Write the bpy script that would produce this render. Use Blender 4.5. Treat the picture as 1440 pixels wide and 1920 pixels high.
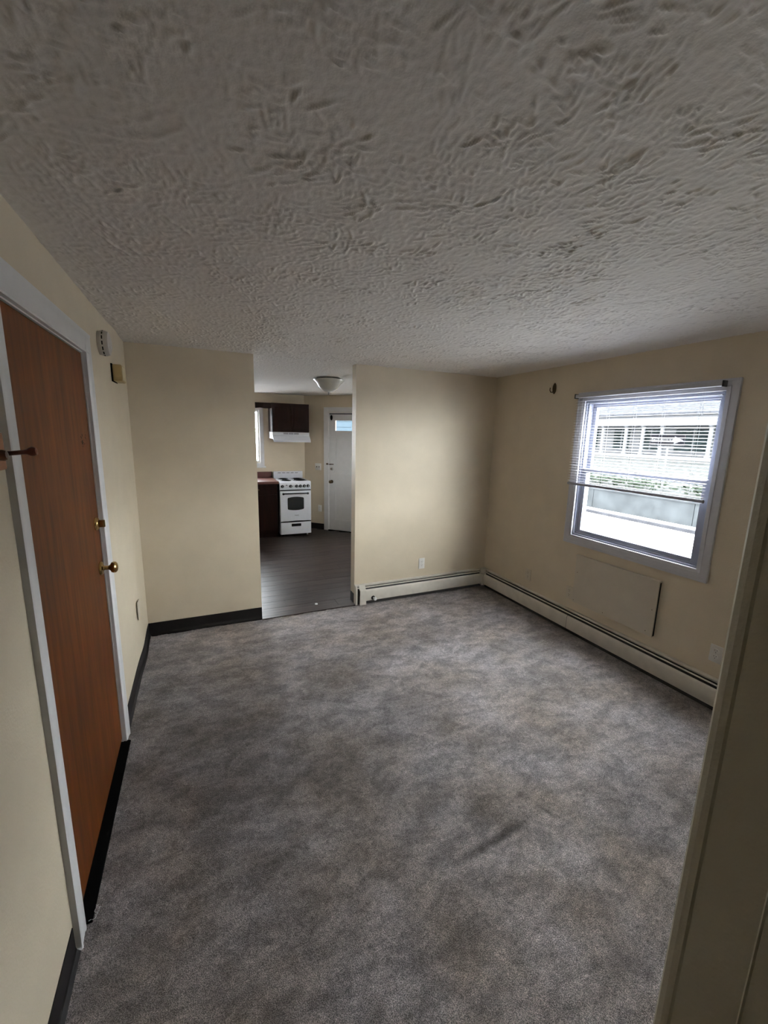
import bpy, bmesh, math, random
import numpy as np
from mathutils import Vector, Matrix

for o in list(bpy.data.objects): bpy.data.objects.remove(o)
sc = bpy.context.scene
COL = sc.collection
random.seed(4)

# ------------------------------------------------------------------ camera, sky, sun, exposure
W, D, H = 3.371, 3.404, 2.282          # living room: right wall x, divider y, ceiling z
cam_d = bpy.data.cameras.new('camera'); cam = bpy.data.objects.new('camera', cam_d); COL.objects.link(cam)
cam_d.sensor_fit = 'AUTO'; cam_d.sensor_width = 36; cam_d.lens = 772.42/1920*36
cam_d.clip_start = 0.02; cam_d.clip_end = 300
r = Vector((0.91293, -0.407484, 0.022704)); u = Vector((0.055002, 0.177969, 0.982498)); f = Vector((0.404393, 0.895703, -0.184885))
m = Matrix(((r.x, u.x, -f.x, 0.44989), (r.y, u.y, -f.y, -0.24266), (r.z, u.z, -f.z, 1.66512), (0, 0, 0, 1)))
cam.matrix_world = m
sc.camera = cam

world = bpy.data.worlds.new('sky'); sc.world = world; world.use_nodes = True
bg = world.node_tree.nodes['Background']
bg.inputs['Color'].default_value = (0.93, 0.955, 1.0, 1); bg.inputs['Strength'].default_value = 40.0

sun_d = bpy.data.lights.new('sun', 'SUN'); sun = bpy.data.objects.new('sun', sun_d); COL.objects.link(sun)
sun_d.energy = 9; sun_d.angle = math.radians(50); sun_d.color = (1.0, 0.95, 0.88)
sun.rotation_euler = Vector((-.84, 1.0, -0.30)).to_track_quat('-Z', 'Y').to_euler()
sun.location = (14, -10, 12)

sc.view_settings.view_transform = 'Standard'; sc.view_settings.look = 'None'
sc.view_settings.gamma = 1; sc.view_settings.use_curve_mapping = False
sc.view_settings.exposure = 0.0

# ------------------------------------------------------------------ materials
def nt(name):
    m = bpy.data.materials.new(name); m.use_nodes = True
    return m, m.node_tree, m.node_tree.nodes, m.node_tree.links, m.node_tree.nodes['Principled BSDF']
def plain(name, col, rough=0.5, metal=0.0, var=0.06, scale=30, bump=0.0, bscale=200, coat=0.0, spec=.5):
    m, t, n, l, b = nt(name)
    tc = n.new('ShaderNodeTexCoord'); no = n.new('ShaderNodeTexNoise'); no.inputs['Scale'].default_value = scale
    no.inputs['Detail'].default_value = 4
    l.new(tc.outputs['Object'], no.inputs['Vector'])
    rp = n.new('ShaderNodeValToRGB'); rp.color_ramp.elements[0].position = .3; rp.color_ramp.elements[1].position = .7
    rp.color_ramp.elements[0].color = tuple(c*(1-var) for c in col)+(1,)
    rp.color_ramp.elements[1].color = tuple(min(1, c*(1+var)) for c in col)+(1,)
    l.new(no.outputs['Fac'], rp.inputs['Fac']); l.new(rp.outputs['Color'], b.inputs['Base Color'])
    b.inputs['Roughness'].default_value = rough; b.inputs['Metallic'].default_value = metal
    b.inputs['Coat Weight'].default_value = coat; b.inputs['Specular IOR Level'].default_value = spec
    if bump:
        n2 = n.new('ShaderNodeTexNoise'); n2.inputs['Scale'].default_value = bscale; n2.inputs['Detail'].default_value = 3
        l.new(tc.outputs['Object'], n2.inputs['Vector'])
        bu = n.new('ShaderNodeBump'); bu.inputs['Strength'].default_value = bump; bu.inputs['Distance'].default_value = .002
        l.new(n2.outputs['Fac'], bu.inputs['Height']); l.new(bu.outputs['Normal'], b.inputs['Normal'])
    return m
PAINT = (0.66, 0.572, 0.432)
M = {}
M['wall'] = plain('beige_wall_paint', PAINT, .55, var=.03, scale=6, bump=.35, bscale=130)
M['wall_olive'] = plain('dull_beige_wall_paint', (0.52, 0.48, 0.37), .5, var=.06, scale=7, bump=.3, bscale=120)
M['white'] = plain('white_trim_paint', (0.74, 0.74, 0.74), .4, var=.03, scale=12)
M['white2'] = plain('grey_white_window_vinyl', (0.60, 0.60, 0.64), .4, var=.02)
M['sash'] = plain('lavender_grey_sash_vinyl', (0.31, 0.33, 0.41), .4, var=.02)  # bluish, dimmer sky-lit tone put into the vinyl colour of sash and jamb
M['slat'] = plain('white_blind_slat', (0.55, 0.55, 0.58), .4, var=.02)
M['rail'] = plain('grey_blind_rail', (0.32, 0.32, 0.35), .4, var=.04)
M['bracket'] = plain('dark_bracket_metal', (0.06, 0.06, 0.06), .4)
M['black'] = plain('black_vinyl_base', (0.012, 0.010, 0.010), .5, var=.15, spec=.25)
M['thresh'] = plain('black_threshold_rubber', (0.004, 0.004, 0.004), .8, spec=0)
M['slot'] = plain('dark_void', (0.004, 0.004, 0.004), .8)
M['heater'] = plain('cream_heater_enamel', (0.66, 0.62, 0.54), .4, var=.07, scale=14)
M['fin'] = plain('dusty_heater_element', (0.03, 0.028, 0.026), .7)  # near-black colour stands in for the shade inside the heater
M['panel'] = plain('cream_painted_panel', (0.60, 0.54, 0.44), .5, var=.03, scale=9, bump=.2, bscale=120)
M['brass'] = plain('aged_brass', (0.45, 0.31, 0.12), .22, 1.0, var=.1)
M['dark_brass'] = plain('dark_oxidised_brass', (0.10, 0.07, 0.04), .35, 1.0)
M['steel'] = plain('steel', (0.5, 0.5, 0.5), .3, 1.0)
M['plate'] = plain('white_outlet_plastic', (0.78, 0.76, 0.72), .35, var=.02)
M['plate_cream'] = plain('painted_over_plate', (0.62, 0.55, 0.44), .5, var=.03)
M['alarm'] = plain('aged_white_plastic', (0.52, 0.48, 0.44), .45, var=.04)
M['chime'] = plain('tan_chime_plastic', (0.42, 0.30, 0.13), .4, var=.06)
M['chime_l'] = plain('pale_chime_plastic', (0.60, 0.52, 0.34), .35, var=.04)
M['enamel'] = plain('white_stove_enamel', (0.78, 0.80, 0.86), .2, var=.02, coat=.4)
M['stove_black'] = plain('black_stove_plastic', (0.006, 0.006, 0.008), .35, spec=.2)
M['glassblk'] = plain('smoked_oven_glass', (0.012, 0.014, 0.018), .12, spec=.4)
M['coil'] = plain('coil_black', (0.006, 0.006, 0.006), .6, spec=.1)
M['lampglass'] = plain('frosted_lamp_glass', (0.72, 0.72, 0.70), .15, var=.04, coat=.6)
M['counter'] = plain('dark_red_laminate', (0.085, 0.028, 0.022), .4, var=.15, scale=60)
M['concrete'] = plain('concrete', (0.026, 0.028, 0.029), .95, var=.25, scale=2.2, spec=0)
M['road'] = plain('pale_road', (0.62, 0.63, 0.66), .95, var=.06, scale=1.5, spec=0)
M['curb'] = plain('curb_concrete', (0.022, 0.022, 0.024), .95, var=.2, scale=4, spec=0)
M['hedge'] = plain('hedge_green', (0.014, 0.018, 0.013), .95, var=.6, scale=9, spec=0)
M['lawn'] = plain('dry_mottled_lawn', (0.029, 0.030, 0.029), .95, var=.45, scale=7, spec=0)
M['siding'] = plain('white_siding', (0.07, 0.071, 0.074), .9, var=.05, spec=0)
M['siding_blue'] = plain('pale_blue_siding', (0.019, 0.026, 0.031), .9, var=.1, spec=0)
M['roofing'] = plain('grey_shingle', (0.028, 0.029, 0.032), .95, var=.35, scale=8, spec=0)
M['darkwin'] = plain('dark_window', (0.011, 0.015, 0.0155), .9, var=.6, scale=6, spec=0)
M['sign_black'] = plain('sign_black', (0.0028, 0.0028, 0.0035), .8, spec=0)
M['sign_white'] = plain('sign_white', (0.042, 0.042, 0.042), .8, spec=0)
M['cap'] = plain('white_plastic_cap', (0.8, 0.8, 0.8), .3)

def glass():
    m, t, n, l, b = nt('window_pane_glass'); n.remove(b)
    tr = n.new('ShaderNodeBsdfTransparent'); gl = n.new('ShaderNodeBsdfGlossy'); gl.inputs['Roughness'].default_value = .02
    lw = n.new('ShaderNodeLayerWeight'); pw = n.new('ShaderNodeMath'); pw.operation = 'POWER'; pw.inputs[1].default_value = 5
    fr = n.new('ShaderNodeMath'); fr.operation = 'MULTIPLY_ADD'; fr.inputs[1].default_value = .4; fr.inputs[2].default_value = .02
    l.new(lw.outputs['Facing'], pw.inputs[0]); l.new(pw.outputs[0], fr.inputs[0]); mx = n.new('ShaderNodeMixShader')
    tr.inputs['Color'].default_value = (.96, .98, .98, 1)
    l.new(fr.outputs[0], mx.inputs[0]); l.new(tr.outputs[0], mx.inputs[1]); l.new(gl.outputs[0], mx.inputs[2])
    l.new(mx.outputs[0], n['Material Output'].inputs['Surface']); return m
M['glass'] = glass()

def wood(name, c1, c2, rough, stretch=(9, 9, .7), scale=3.0, coat=.3, rnd=0.0, spec=.3):
    m, t, n, l, b = nt(name)
    tc = n.new('ShaderNodeTexCoord'); mp = n.new('ShaderNodeMapping'); mp.inputs['Scale'].default_value = stretch
    src = tc.outputs['Object']
    l.new(src, mp.inputs['Vector'])
    if rnd:
        oi = n.new('ShaderNodeObjectInfo'); cm = n.new('ShaderNodeCombineXYZ'); mu = n.new('ShaderNodeMath'); mu.operation = 'MULTIPLY'
        mu.inputs[1].default_value = 37; l.new(oi.outputs['Random'], mu.inputs[0])
        for k in range(3): l.new(mu.outputs[0], cm.inputs[k])
        l.new(cm.outputs[0], mp.inputs['Location'])
    no = n.new('ShaderNodeTexNoise'); no.inputs['Scale'].default_value = scale; no.inputs['Detail'].default_value = 8
    no.inputs['Roughness'].default_value = .62; no.inputs['Distortion'].default_value = .35
    l.new(mp.outputs[0], no.inputs['Vector'])
    rp = n.new('ShaderNodeValToRGB'); e = rp.color_ramp.elements
    e[0].position = .32; e[0].color = c1+(1,); e[1].position = .68; e[1].color = c2+(1,)
    l.new(no.outputs['Fac'], rp.inputs['Fac'])
    out = rp.outputs['Color']
    # broad cloudy variation
    n3 = n.new('ShaderNodeTexNoise'); n3.inputs['Scale'].default_value = 2.2; n3.inputs['Detail'].default_value = 3
    l.new(src, n3.inputs['Vector'])
    mr = n.new('ShaderNodeMapRange'); mr.inputs[1].default_value = .3; mr.inputs[2].default_value = .7
    mr.inputs[3].default_value = .72; mr.inputs[4].default_value = 1.2; l.new(n3.outputs['Fac'], mr.inputs[0])
    vm = n.new('ShaderNodeVectorMath'); vm.operation = 'SCALE'; l.new(out, vm.inputs[0]); l.new(mr.outputs[0], vm.inputs['Scale'])
    out = vm.outputs[0]
    if rnd:
        m2 = n.new('ShaderNodeMapRange'); m2.inputs[3].default_value = 1-rnd; m2.inputs[4].default_value = 1+rnd
        l.new(oi.outputs['Random'], m2.inputs[0])
        v2 = n.new('ShaderNodeVectorMath'); v2.operation = 'SCALE'; l.new(out, v2.inputs[0]); l.new(m2.outputs[0], v2.inputs['Scale']); out = v2.outputs[0]
    l.new(out, b.inputs['Base Color'])
    b.inputs['Specular IOR Level'].default_value = spec
    b.inputs['Roughness'].default_value = rough; b.inputs['Coat Weight'].default_value = coat; b.inputs['Coat Roughness'].default_value = .25
    bu = n.new('ShaderNodeBump'); bu.inputs['Strength'].default_value = .15; bu.inputs['Distance'].default_value = .001
    l.new(no.outputs['Fac'], bu.inputs['Height']); l.new(bu.outputs['Normal'], b.inputs['Normal'])
    return m
M['door_wood'] = wood('varnished_brown_door_veneer', (0.062, 0.016, 0.003), (0.155, 0.043, 0.006), .5, (10, 10, .8), 3.0, .03, 0.0, .18)
M['peg_wood'] = wood('reddish_peg_wood', (0.20, 0.05, 0.015), (0.34, 0.11, 0.03), .4, (10, 1, 10))
M['peg_dark'] = wood('dark_peg_wood', (0.06, 0.012, 0.005), (0.12, 0.028, 0.010), .35, (2, 10, 10))
M['mahogany'] = wood('dark_mahogany', (0.006, 0.0018, 0.0012), (0.014, 0.0042, 0.0028), .5, (10, 10, 1), 3.0, 0.0, 0.0, .12)
M['plank'] = wood('dark_grey_brown_plank', (0.010, 0.006, 0.005), (0.070, 0.050, 0.044), .36, (1.2, 16, 16), 3.0, 0.0, .22, .22)

def carpet_mat():
    m, t, n, l, b = nt('grey_brown_cut_pile_carpet')
    tc = n.new('ShaderNodeTexCoord')
    def noise(scale, det, vec=None, rough=.5, dist=0):
        x = n.new('ShaderNodeTexNoise'); x.inputs['Scale'].default_value = scale; x.inputs['Detail'].default_value = det
        x.inputs['Roughness'].default_value = rough; x.inputs['Distortion'].default_value = dist
        l.new(vec or tc.outputs['Object'], x.inputs['Vector']); return x.outputs['Fac']
    def rng(v, a, b_, c, d):
        x = n.new('ShaderNodeMapRange'); x.inputs[1].default_value = a; x.inputs[2].default_value = b_
        x.inputs[3].default_value = c; x.inputs[4].default_value = d; x.interpolation_type = 'SMOOTHSTEP'; l.new(v, x.inputs[0]); return x.outputs[0]
    def mul(a, b_):
        x = n.new('ShaderNodeMath'); x.operation = 'MULTIPLY'; l.new(a, x.inputs[0]); l.new(b_, x.inputs[1]); return x.outputs[0]
    mp = n.new('ShaderNodeMapping'); mp.inputs['Scale'].default_value = (1.0, 1.7, 1); mp.inputs['Rotation'].default_value = (0, 0, .5)
    l.new(tc.outputs['Object'], mp.inputs['Vector'])
    big = rng(noise(1.7, 5, mp.outputs[0], .6, .3), .34, .64, .80, 1.16)      # worn, pile laid different ways
    mid = rng(noise(6.5, 5, mp.outputs[0], .65, .4), .36, .62, .72, 1.2)
    fine = rng(noise(55, 3, None, .7), .3, .7, .80, 1.2)
    grain = rng(noise(330, 2, None, .8), .38, .62, .40, 1.6)
    k = mul(mul(big, mid), mul(fine, grain))
    tint = n.new('ShaderNodeValToRGB'); tint.color_ramp.elements[0].color = (0.39, 0.335, 0.30, 1); tint.color_ramp.elements[1].color = (0.46, 0.425, 0.43, 1)
    tint.color_ramp.elements[0].position = .35; tint.color_ramp.elements[1].position = .65
    l.new(noise(2.4, 3), tint.inputs['Fac'])
    # traffic soiling near the entry door (a stain on the carpet itself)
    vd = n.new('ShaderNodeVectorMath'); vd.operation = 'DISTANCE'; vd.inputs[1].default_value = (0.45, 1.75, 0)
    ad = n.new('ShaderNodeVectorMath'); ad.operation = 'ADD'
    nc = n.new('ShaderNodeTexNoise'); nc.inputs['Scale'].default_value = 2.5; l.new(tc.outputs['Object'], nc.inputs['Vector'])
    l.new(tc.outputs['Object'], ad.inputs[0]); l.new(nc.outputs['Color'], ad.inputs[1])
    sb = n.new('ShaderNodeVectorMath'); sb.operation = 'SUBTRACT'; sb.inputs[1].default_value = (.5, .5, .5)
    l.new(ad.outputs[0], sb.inputs[0]); l.new(sb.outputs[0], vd.inputs[0])
    st = rng(vd.outputs['Value'], .1, 1.7, .56, 1.06)
    # crease left by furniture
    at = n.new('ShaderNodeAttribute'); at.attribute_name = 'crease'
    cr = rng(at.outputs['Fac'], 0, 1, 1.0, .38)
    k = mul(k, mul(st, cr))
    vm = n.new('ShaderNodeVectorMath'); vm.operation = 'SCALE'; l.new(tint.outputs['Color'], vm.inputs[0]); l.new(k, vm.inputs['Scale'])
    l.new(vm.outputs[0], b.inputs['Base Color']); b.inputs['Roughness'].default_value = .95
    b.inputs['Specular IOR Level'].default_value = .1
    b.inputs['Sheen Weight'].default_value = .15
    bu = n.new('ShaderNodeBump'); bu.inputs['Strength'].default_value = .8; bu.inputs['Distance'].default_value = .004
    l.new(grain, bu.inputs['Height']); l.new(bu.outputs['Normal'], b.inputs['Normal'])
    return m
M['carpet'] = carpet_mat()

def ceil_mat(extra):
    m, t, n, l, b = nt('textured_white_ceiling'+('_far' if extra else ''))
    tc = n.new('ShaderNodeTexCoord')
    no = n.new('ShaderNodeTexNoise'); no.inputs['Scale'].default_value = 160; no.inputs['Detail'].default_value = 3
    l.new(tc.outputs['Object'], no.inputs['Vector'])
    b.inputs['Base Color'].default_value = (0.78, 0.74, 0.70, 1); b.inputs['Roughness'].default_value = .8
    bu = n.new('ShaderNodeBump'); bu.inputs['Strength'].default_value = .35; bu.inputs['Distance'].default_value = .0015
    l.new(no.outputs['Fac'], bu.inputs['Height']); last = bu
    if extra:
        n2 = n.new('ShaderNodeTexNoise'); n2.inputs['Scale'].default_value = 22; n2.inputs['Detail'].default_value = 5; n2.inputs['Distortion'].default_value = 1.5
        l.new(tc.outputs['Object'], n2.inputs['Vector'])
        b2 = n.new('ShaderNodeBump'); b2.inputs['Strength'].default_value = .8; b2.inputs['Distance'].default_value = .012
        l.new(n2.outputs['Fac'], b2.inputs['Height']); l.new(bu.outputs['Normal'], b2.inputs['Normal']); last = b2
    l.new(last.outputs['Normal'], b.inputs['Normal']); return m
M['ceiling'] = ceil_mat(False); M['ceiling2'] = ceil_mat(True)

# ------------------------------------------------------------------ mesh helpers
def box(bm, x0, x1, y0, y1, z0, z1, bev=0.0):
    vs = [bm.verts.new((x, y, z)) for x in (x0, x1) for y in (y0, y1) for z in (z0, z1)]
    F = [(0, 1, 3, 2), (4, 6, 7, 5), (0, 4, 5, 1), (2, 3, 7, 6), (0, 2, 6, 4), (1, 5, 7, 3)]
    fs = [bm.faces.new([vs[i] for i in q]) for q in F]
    if bev:
        es = {e for q in fs for e in q.edges}
        bmesh.ops.bevel(bm, geom=list(es), offset=bev, segments=2, profile=.6, affect='EDGES')
def prism(bm, pts, axis, a, b):
    """profile points extruded along axis from a to b; pts are the two other coords in xyz order"""
    def P(p, s):
        c = list(p); c.insert(axis, s); return c
    A = [bm.verts.new(P(p, a)) for p in pts]; B = [bm.verts.new(P(p, b)) for p in pts]
    n = len(pts)
    bm.faces.new(A); bm.faces.new(B[::-1])
    for i in range(n): bm.faces.new((A[i], B[i], B[(i+1) % n], A[(i+1) % n]))
def lathe(bm, prof, o, ax, seg=24, cap=True):
    """prof: (radius, distance along ax)"""
    ax = Vector(ax).normalized(); s = ax.orthogonal().normalized(); t = ax.cross(s); o = Vector(o)
    rings = []
    for rad, d in prof:
        rings.append([bm.verts.new(o+ax*d+(s*math.cos(2*math.pi*k/seg)+t*math.sin(2*math.pi*k/seg))*max(rad, 1e-4)) for k in range(seg)])
    for A, B in zip(rings, rings[1:]):
        for k in range(seg): bm.faces.new((A[k], A[(k+1) % seg], B[(k+1) % seg], B[k]))
    if cap: bm.faces.new(rings[0][::-1]); bm.faces.new(rings[-1])
def tube(bm, pts, rad, seg=8):
    pts = [Vector(p) for p in pts]; rings = []
    for i, p in enumerate(pts):
        d = (pts[min(i+1, len(pts)-1)]-pts[max(i-1, 0)]).normalized()
        s = d.orthogonal().normalized() if i == 0 else (ps-d*ps.dot(d)).normalized()
        ps = s; t = d.cross(s)
        rings.append([bm.verts.new(p+(s*math.cos(2*math.pi*k/seg)+t*math.sin(2*math.pi*k/seg))*rad) for k in range(seg)])
    for A, B in zip(rings, rings[1:]):
        for k in range(seg): bm.faces.new((A[k], A[(k+1) % seg], B[(k+1) % seg], B[k]))
    bm.faces.new(rings[0][::-1]); bm.faces.new(rings[-1])
def obj(name, build, mat, parent=None, smooth=None, rel=True):
    bm = bmesh.new(); build(bm); bmesh.ops.recalc_face_normals(bm, faces=bm.faces)
    me = bpy.data.meshes.new(name); bm.to_mesh(me); bm.free()
    if smooth is not None:
        me.shade_smooth()
        try: me.set_sharp_from_angle(angle=math.radians(smooth))
        except Exception: pass
    me.materials.append(M[mat] if isinstance(mat, str) else mat)
    o = bpy.data.objects.new(name, me); COL.objects.link(o)
    if parent: o.parent = parent
    return o
def B(*a, bev=0.0): return lambda bm: box(bm, *a, bev=bev)
def boxes(lst, bev=0.0):
    def g(bm):
        for q in lst: box(bm, *q, bev=bev)
    return g
def P(pts, ax, a, b): return lambda bm: prism(bm, pts, ax, a, b)
def L(prof, o, ax, seg=24): return lambda bm: lathe(bm, prof, o, ax, seg)
def T(pts, rad, seg=8): return lambda bm: tube(bm, pts, rad, seg)
def struct(o): o['kind'] = 'structure'; return o
def tag(o, label, cat, group=None):
    o['label'] = label; o['category'] = cat
    if group: o['group'] = group
    return o
def empty(name, loc=(0, 0, 0), rz=0):
    o = bpy.data.objects.new(name, None); COL.objects.link(o); o.location = loc; o.rotation_euler = (0, 0, rz)
    o.empty_display_size = .05; return o
def wall_hole(ax, a0, a1, t0, t1, z0, z1, holes):
    """wall slab running along ax ('x' or 'y') with rectangular holes (s0,s1,z0,z1) sorted"""
    def g(bm):
        def bb(s0, s1, za, zb):
            if s1-s0 < 1e-5 or zb-za < 1e-5: return
            if ax == 'y': box(bm, t0, t1, s0, s1, za, zb)
            else: box(bm, s0, s1, t0, t1, za, zb)
        c = a0
        for s0, s1, za, zb in holes:
            bb(c, s0, z0, z1); bb(s0, s1, z0, za); bb(s0, s1, zb, z1); c = s1
        bb(c, a1, z0, z1)
    return g

# ------------------------------------------------------------------ big structure
TH = .14
KY = 6.90                              # kitchen back wall
# left wall with the entry-door opening; softly bowed drywall past the door
DY0, DY1, DZ = 1.19, 2.09, 1.995
struct(obj('wall_left', wall_hole('y', -2.6, 2.5, -TH, 0, 0, H, [(DY0-.02, DY1+.02, 0, DZ+.02)]), 'wall'))
def bowx(y): return .008*math.exp(-((y-3.02)/.17)**2)
def bow(bm):
    n = 40; ys = [2.5+(D+.1-2.5)*i/n for i in range(n+1)]
    pts = [(-TH, 2.5)]+[(bowx(y), y) for y in ys]+[(-TH, D+.1)]
    prism(bm, pts, 2, 0, H)
struct(obj('wall_left_bowed', bow, 'wall', smooth=30))
# right wall with window opening, plus the added opening that lights the kitchen
WY0, WY1, WZ0, WZ1 = 1.255, 2.262, .850, 1.975
struct(obj('wall_right', wall_hole('y', -.10, 7.1, W, W+.11, 0, H, [(WY0, WY1, WZ0, WZ1), (4.35, 4.95, 1.1, 1.8)]), 'wall'))
XA, XB = .902, 1.792
struct(obj('wall_divider_left', B(-.8, XA, D, D+.105, 0, H), 'wall'))
struct(obj('wall_divider_right', B(XB, W, D, D+.105, 0, H), 'wall'))
# kitchen shell
KWX0, KWX1, KWZ0, KWZ1 = .45, 1.395, 1.16, 2.01
struct(obj('wall_kitchen_back', wall_hole('x', -.8, 2.3, KY, KY+.14, 0, H, [(KWX0, KWX1, KWZ0, KWZ1)]), 'wall'))
struct(obj('wall_kitchen_left', B(-.94, -.8, D, KY+.14, 0, H), 'wall'))
# angled wall frame: origin at corner (2.14, 6.90), local x runs along the wall, local y points out of the kitchen
ANG = math.radians(-45)
ang = empty('wall_kitchen_angled', (2.14, KY, 0), ANG); struct(ang)
obj('wall_surface', wall_hole('x', -.05, 1.8, 0, .14, 0, H, [(.465, 1.305, 0, 2.005), ]), 'wall', ang)
# hall behind / beside the camera: its corner fills the right edge of the view
hx = 1.05
prof = [(hx, .012), (hx+.0018, .0195), (hx+.008, .024), (W, .024), (W, -.10), (hx+.12, -.10), (hx+.12, -2.6), (hx+.0025, -2.6),
        (hx+.0025, -.070), (hx+.0005, -.068), (hx+.0025, -.066), (hx+.0025, .0005), (hx, .0035)]
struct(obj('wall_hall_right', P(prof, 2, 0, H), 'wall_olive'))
struct(obj('wall_hall_end', B(-TH, hx+.12, -2.74, -2.6, 0, H), 'wall'))
# ceilings
def make_ceiling():
    rs = np.random.RandomState(3)
    x = np.arange(-.005, W+.012, .0046)
    y = [-.12]
    while y[-1] < D+.01: y.append(y[-1]+.0042+.0016*max(0, y[-1]))
    y = np.array(y); nx, ny = len(x), len(y)
    Z = np.zeros((ny, nx), np.float32)
    s = .094
    for cy in np.arange(-.2, D+.2, s*.93):
        for cx in np.arange(-.1, W+.2, s):
            px, py = cx+rs.uniform(-.07, .07), cy+rs.uniform(-.07, .07)
            a0 = rs.uniform(0, 6.28); R = rs.uniform(.032, .088); spread = rs.uniform(.25, 1.5)
            amp0 = rs.choice([.25, .8, 1.2, 1.7])*rs.uniform(.8, 1.2)
            for k in range(rs.randint(14, 26)):
                a = a0+rs.uniform(-spread, spread)+(math.pi if rs.rand() < .3 else 0); r0 = rs.uniform(.05, .6)*R; r1 = r0+R*rs.uniform(.2, .75); ox, oy_ = rs.normal(0, .028, 2)
                w = rs.uniform(.0025, .0052); amp = amp0*rs.uniform(.0015, .0039); cv = rs.uniform(-.18, .18)
                ax_, ay_ = px+ox+math.cos(a)*r0, py+oy_+math.sin(a)*r0
                bx_, by_ = px+ox+math.cos(a)*r1, py+oy_+math.sin(a)*r1
                i0, i1 = np.searchsorted(x, (min(ax_, bx_)-.014, max(ax_, bx_)+.014)); j0, j1 = np.searchsorted(y, (min(ay_, by_)-.014, max(ay_, by_)+.014))
                if i1-i0 < 2 or j1-j0 < 2: continue
                X, Y = np.meshgrid(x[i0:i1], y[j0:j1])
                dx, dy = math.cos(a), math.sin(a); L_ = r1-r0
                tt = ((X-ax_)*dx+(Y-ay_)*dy)/L_; dd = (-(X-ax_)*dy+(Y-ay_)*dx) - cv*L_*tt*(1-tt)
                tc = np.clip(tt, 0, 1); d2 = dd**2+((tt-tc)*L_)**2
                hgt = amp*np.exp(-d2/(w*w))*(.35+.65*np.sin(np.pi*np.clip(tc*.9+.1, 0, 1)))
                sub = Z[j0:j1, i0:i1]; np.maximum(sub, hgt, out=sub)
    # dappling between the strokes
    g = rs.normal(size=(ny, nx)).astype(np.float32)
    for _ in range(2): g = (g+np.roll(g, 1, 0)+np.roll(g, -1, 0)+np.roll(g, 1, 1)+np.roll(g, -1, 1))/5
    Z += np.clip(g*.0016, -.0004, .0009)
    X, Y = np.meshgrid(x, y)
    co = np.stack([X, Y, H-Z], -1).reshape(-1, 3).astype(np.float32)
    idx = np.arange(nx*ny).reshape(ny, nx)
    q = np.stack([idx[:-1, :-1], idx[1:, :-1], idx[1:, 1:], idx[:-1, 1:]], -1).reshape(-1, 4)
    me = bpy.data.meshes.new('ceiling'); me.vertices.add(len(co)); me.vertices.foreach_set('co', co.ravel())
    me.loops.add(q.size); me.loops.foreach_set('vertex_index', q.ravel().astype(np.int32))
    me.polygons.add(len(q)); me.polygons.foreach_set('loop_start', np.arange(0, q.size, 4, dtype=np.int32))
    me.polygons.foreach_set('loop_total', np.full(len(q), 4, np.int32))
    me.update(); me.shade_smooth(); me.materials.append(M['ceiling'])
    o = bpy.data.objects.new('ceiling', me); COL.objects.link(o); return struct(o)
make_ceiling()
struct(obj('ceiling_slab', B(-TH, W+.16, -2.74, D+.02, H+.004, H+.2), 'ceiling2'))
struct(obj('ceiling_hall', B(-TH, W+.1, -2.74, -.115, H-.0015, H+.003), 'ceiling2'))
struct(obj('ceiling_kitchen', B(-.94, W+.16, D+.02, 7.04, H, H+.2), 'ceiling2'))

# carpet
def make_carpet():
    rs = np.random.RandomState(8)
    x = np.arange(0, W+.004, .0085); y = np.arange(-2.6, D-.01, .0085)
    x[-1] = W
    nx, ny = len(x), len(y); X, Y = np.meshgrid(x, y)
    def sm(n):
        g = rs.normal(size=(ny, nx)).astype(np.float32)
        for _ in range(n): g = (g+np.roll(g, 1, 0)+np.roll(g, -1, 0)+np.roll(g, 1, 1)+np.roll(g, -1, 1))/5
        return g/g.std()
    Z = sm(0)*.0011+sm(6)*.0007+sm(40)*.0012
    C = np.zeros_like(Z)
    def seg(ax_, ay_, bx_, by_, w, dep, col):
        d = np.array([bx_-ax_, by_-ay_]); L_ = np.hypot(*d); d /= L_
        t = np.clip((X-ax_)*d[0]+(Y-ay_)*d[1], 0, L_); dd = (X-ax_-t*d[0])**2+(Y-ay_-t*d[1])**2
        e = np.exp(-dd/(w*w))*(.4+.6*np.sin(np.pi*np.clip(t/L_*.9+.05, 0, 1)))
        np.copyto(Z, Z-dep*e); np.maximum(C, col*e, out=C)
    for a in CREASES: seg(*a)
    Z -= Z.max()
    co = np.stack([X, Y, Z], -1).reshape(-1, 3).astype(np.float32)
    idx = np.arange(nx*ny).reshape(ny, nx)
    q = np.stack([idx[:-1, :-1], idx[:-1, 1:], idx[1:, 1:], idx[1:, :-1]], -1).reshape(-1, 4)
    me = bpy.data.meshes.new('floor'); me.vertices.add(len(co)); me.vertices.foreach_set('co', co.ravel())
    me.loops.add(q.size); me.loops.foreach_set('vertex_index', q.ravel().astype(np.int32))
    me.polygons.add(len(q)); me.polygons.foreach_set('loop_start', np.arange(0, q.size, 4, dtype=np.int32))
    me.polygons.foreach_set('loop_total', np.full(len(q), 4, np.int32))
    me.update(); me.shade_smooth(); me.materials.append(M['carpet'])
    at = me.attributes.new('crease', 'FLOAT', 'POINT'); at.data.foreach_set('value', C.ravel().astype(np.float32))
    o = bpy.data.objects.new('floor', me); COL.objects.link(o); struct(o)
CREASES = [(1.29, .86, 1.70, .90, .022, .006, 1.0), (1.80, .94, 1.83, .86, .012, .004, .8),
           (1.735, .80, 1.737, .802, .008, .008, 1.0), (1.36, .76, 1.362, .762, .008, .006, 1.0),
           (1.22, .75, 1.222, .752, .008, .006, .9), (1.03, .67, 1.032, .672, .008, .006, .9), (.92, .68, .922, .682, .010, .006, .9)]
make_carpet()
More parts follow.
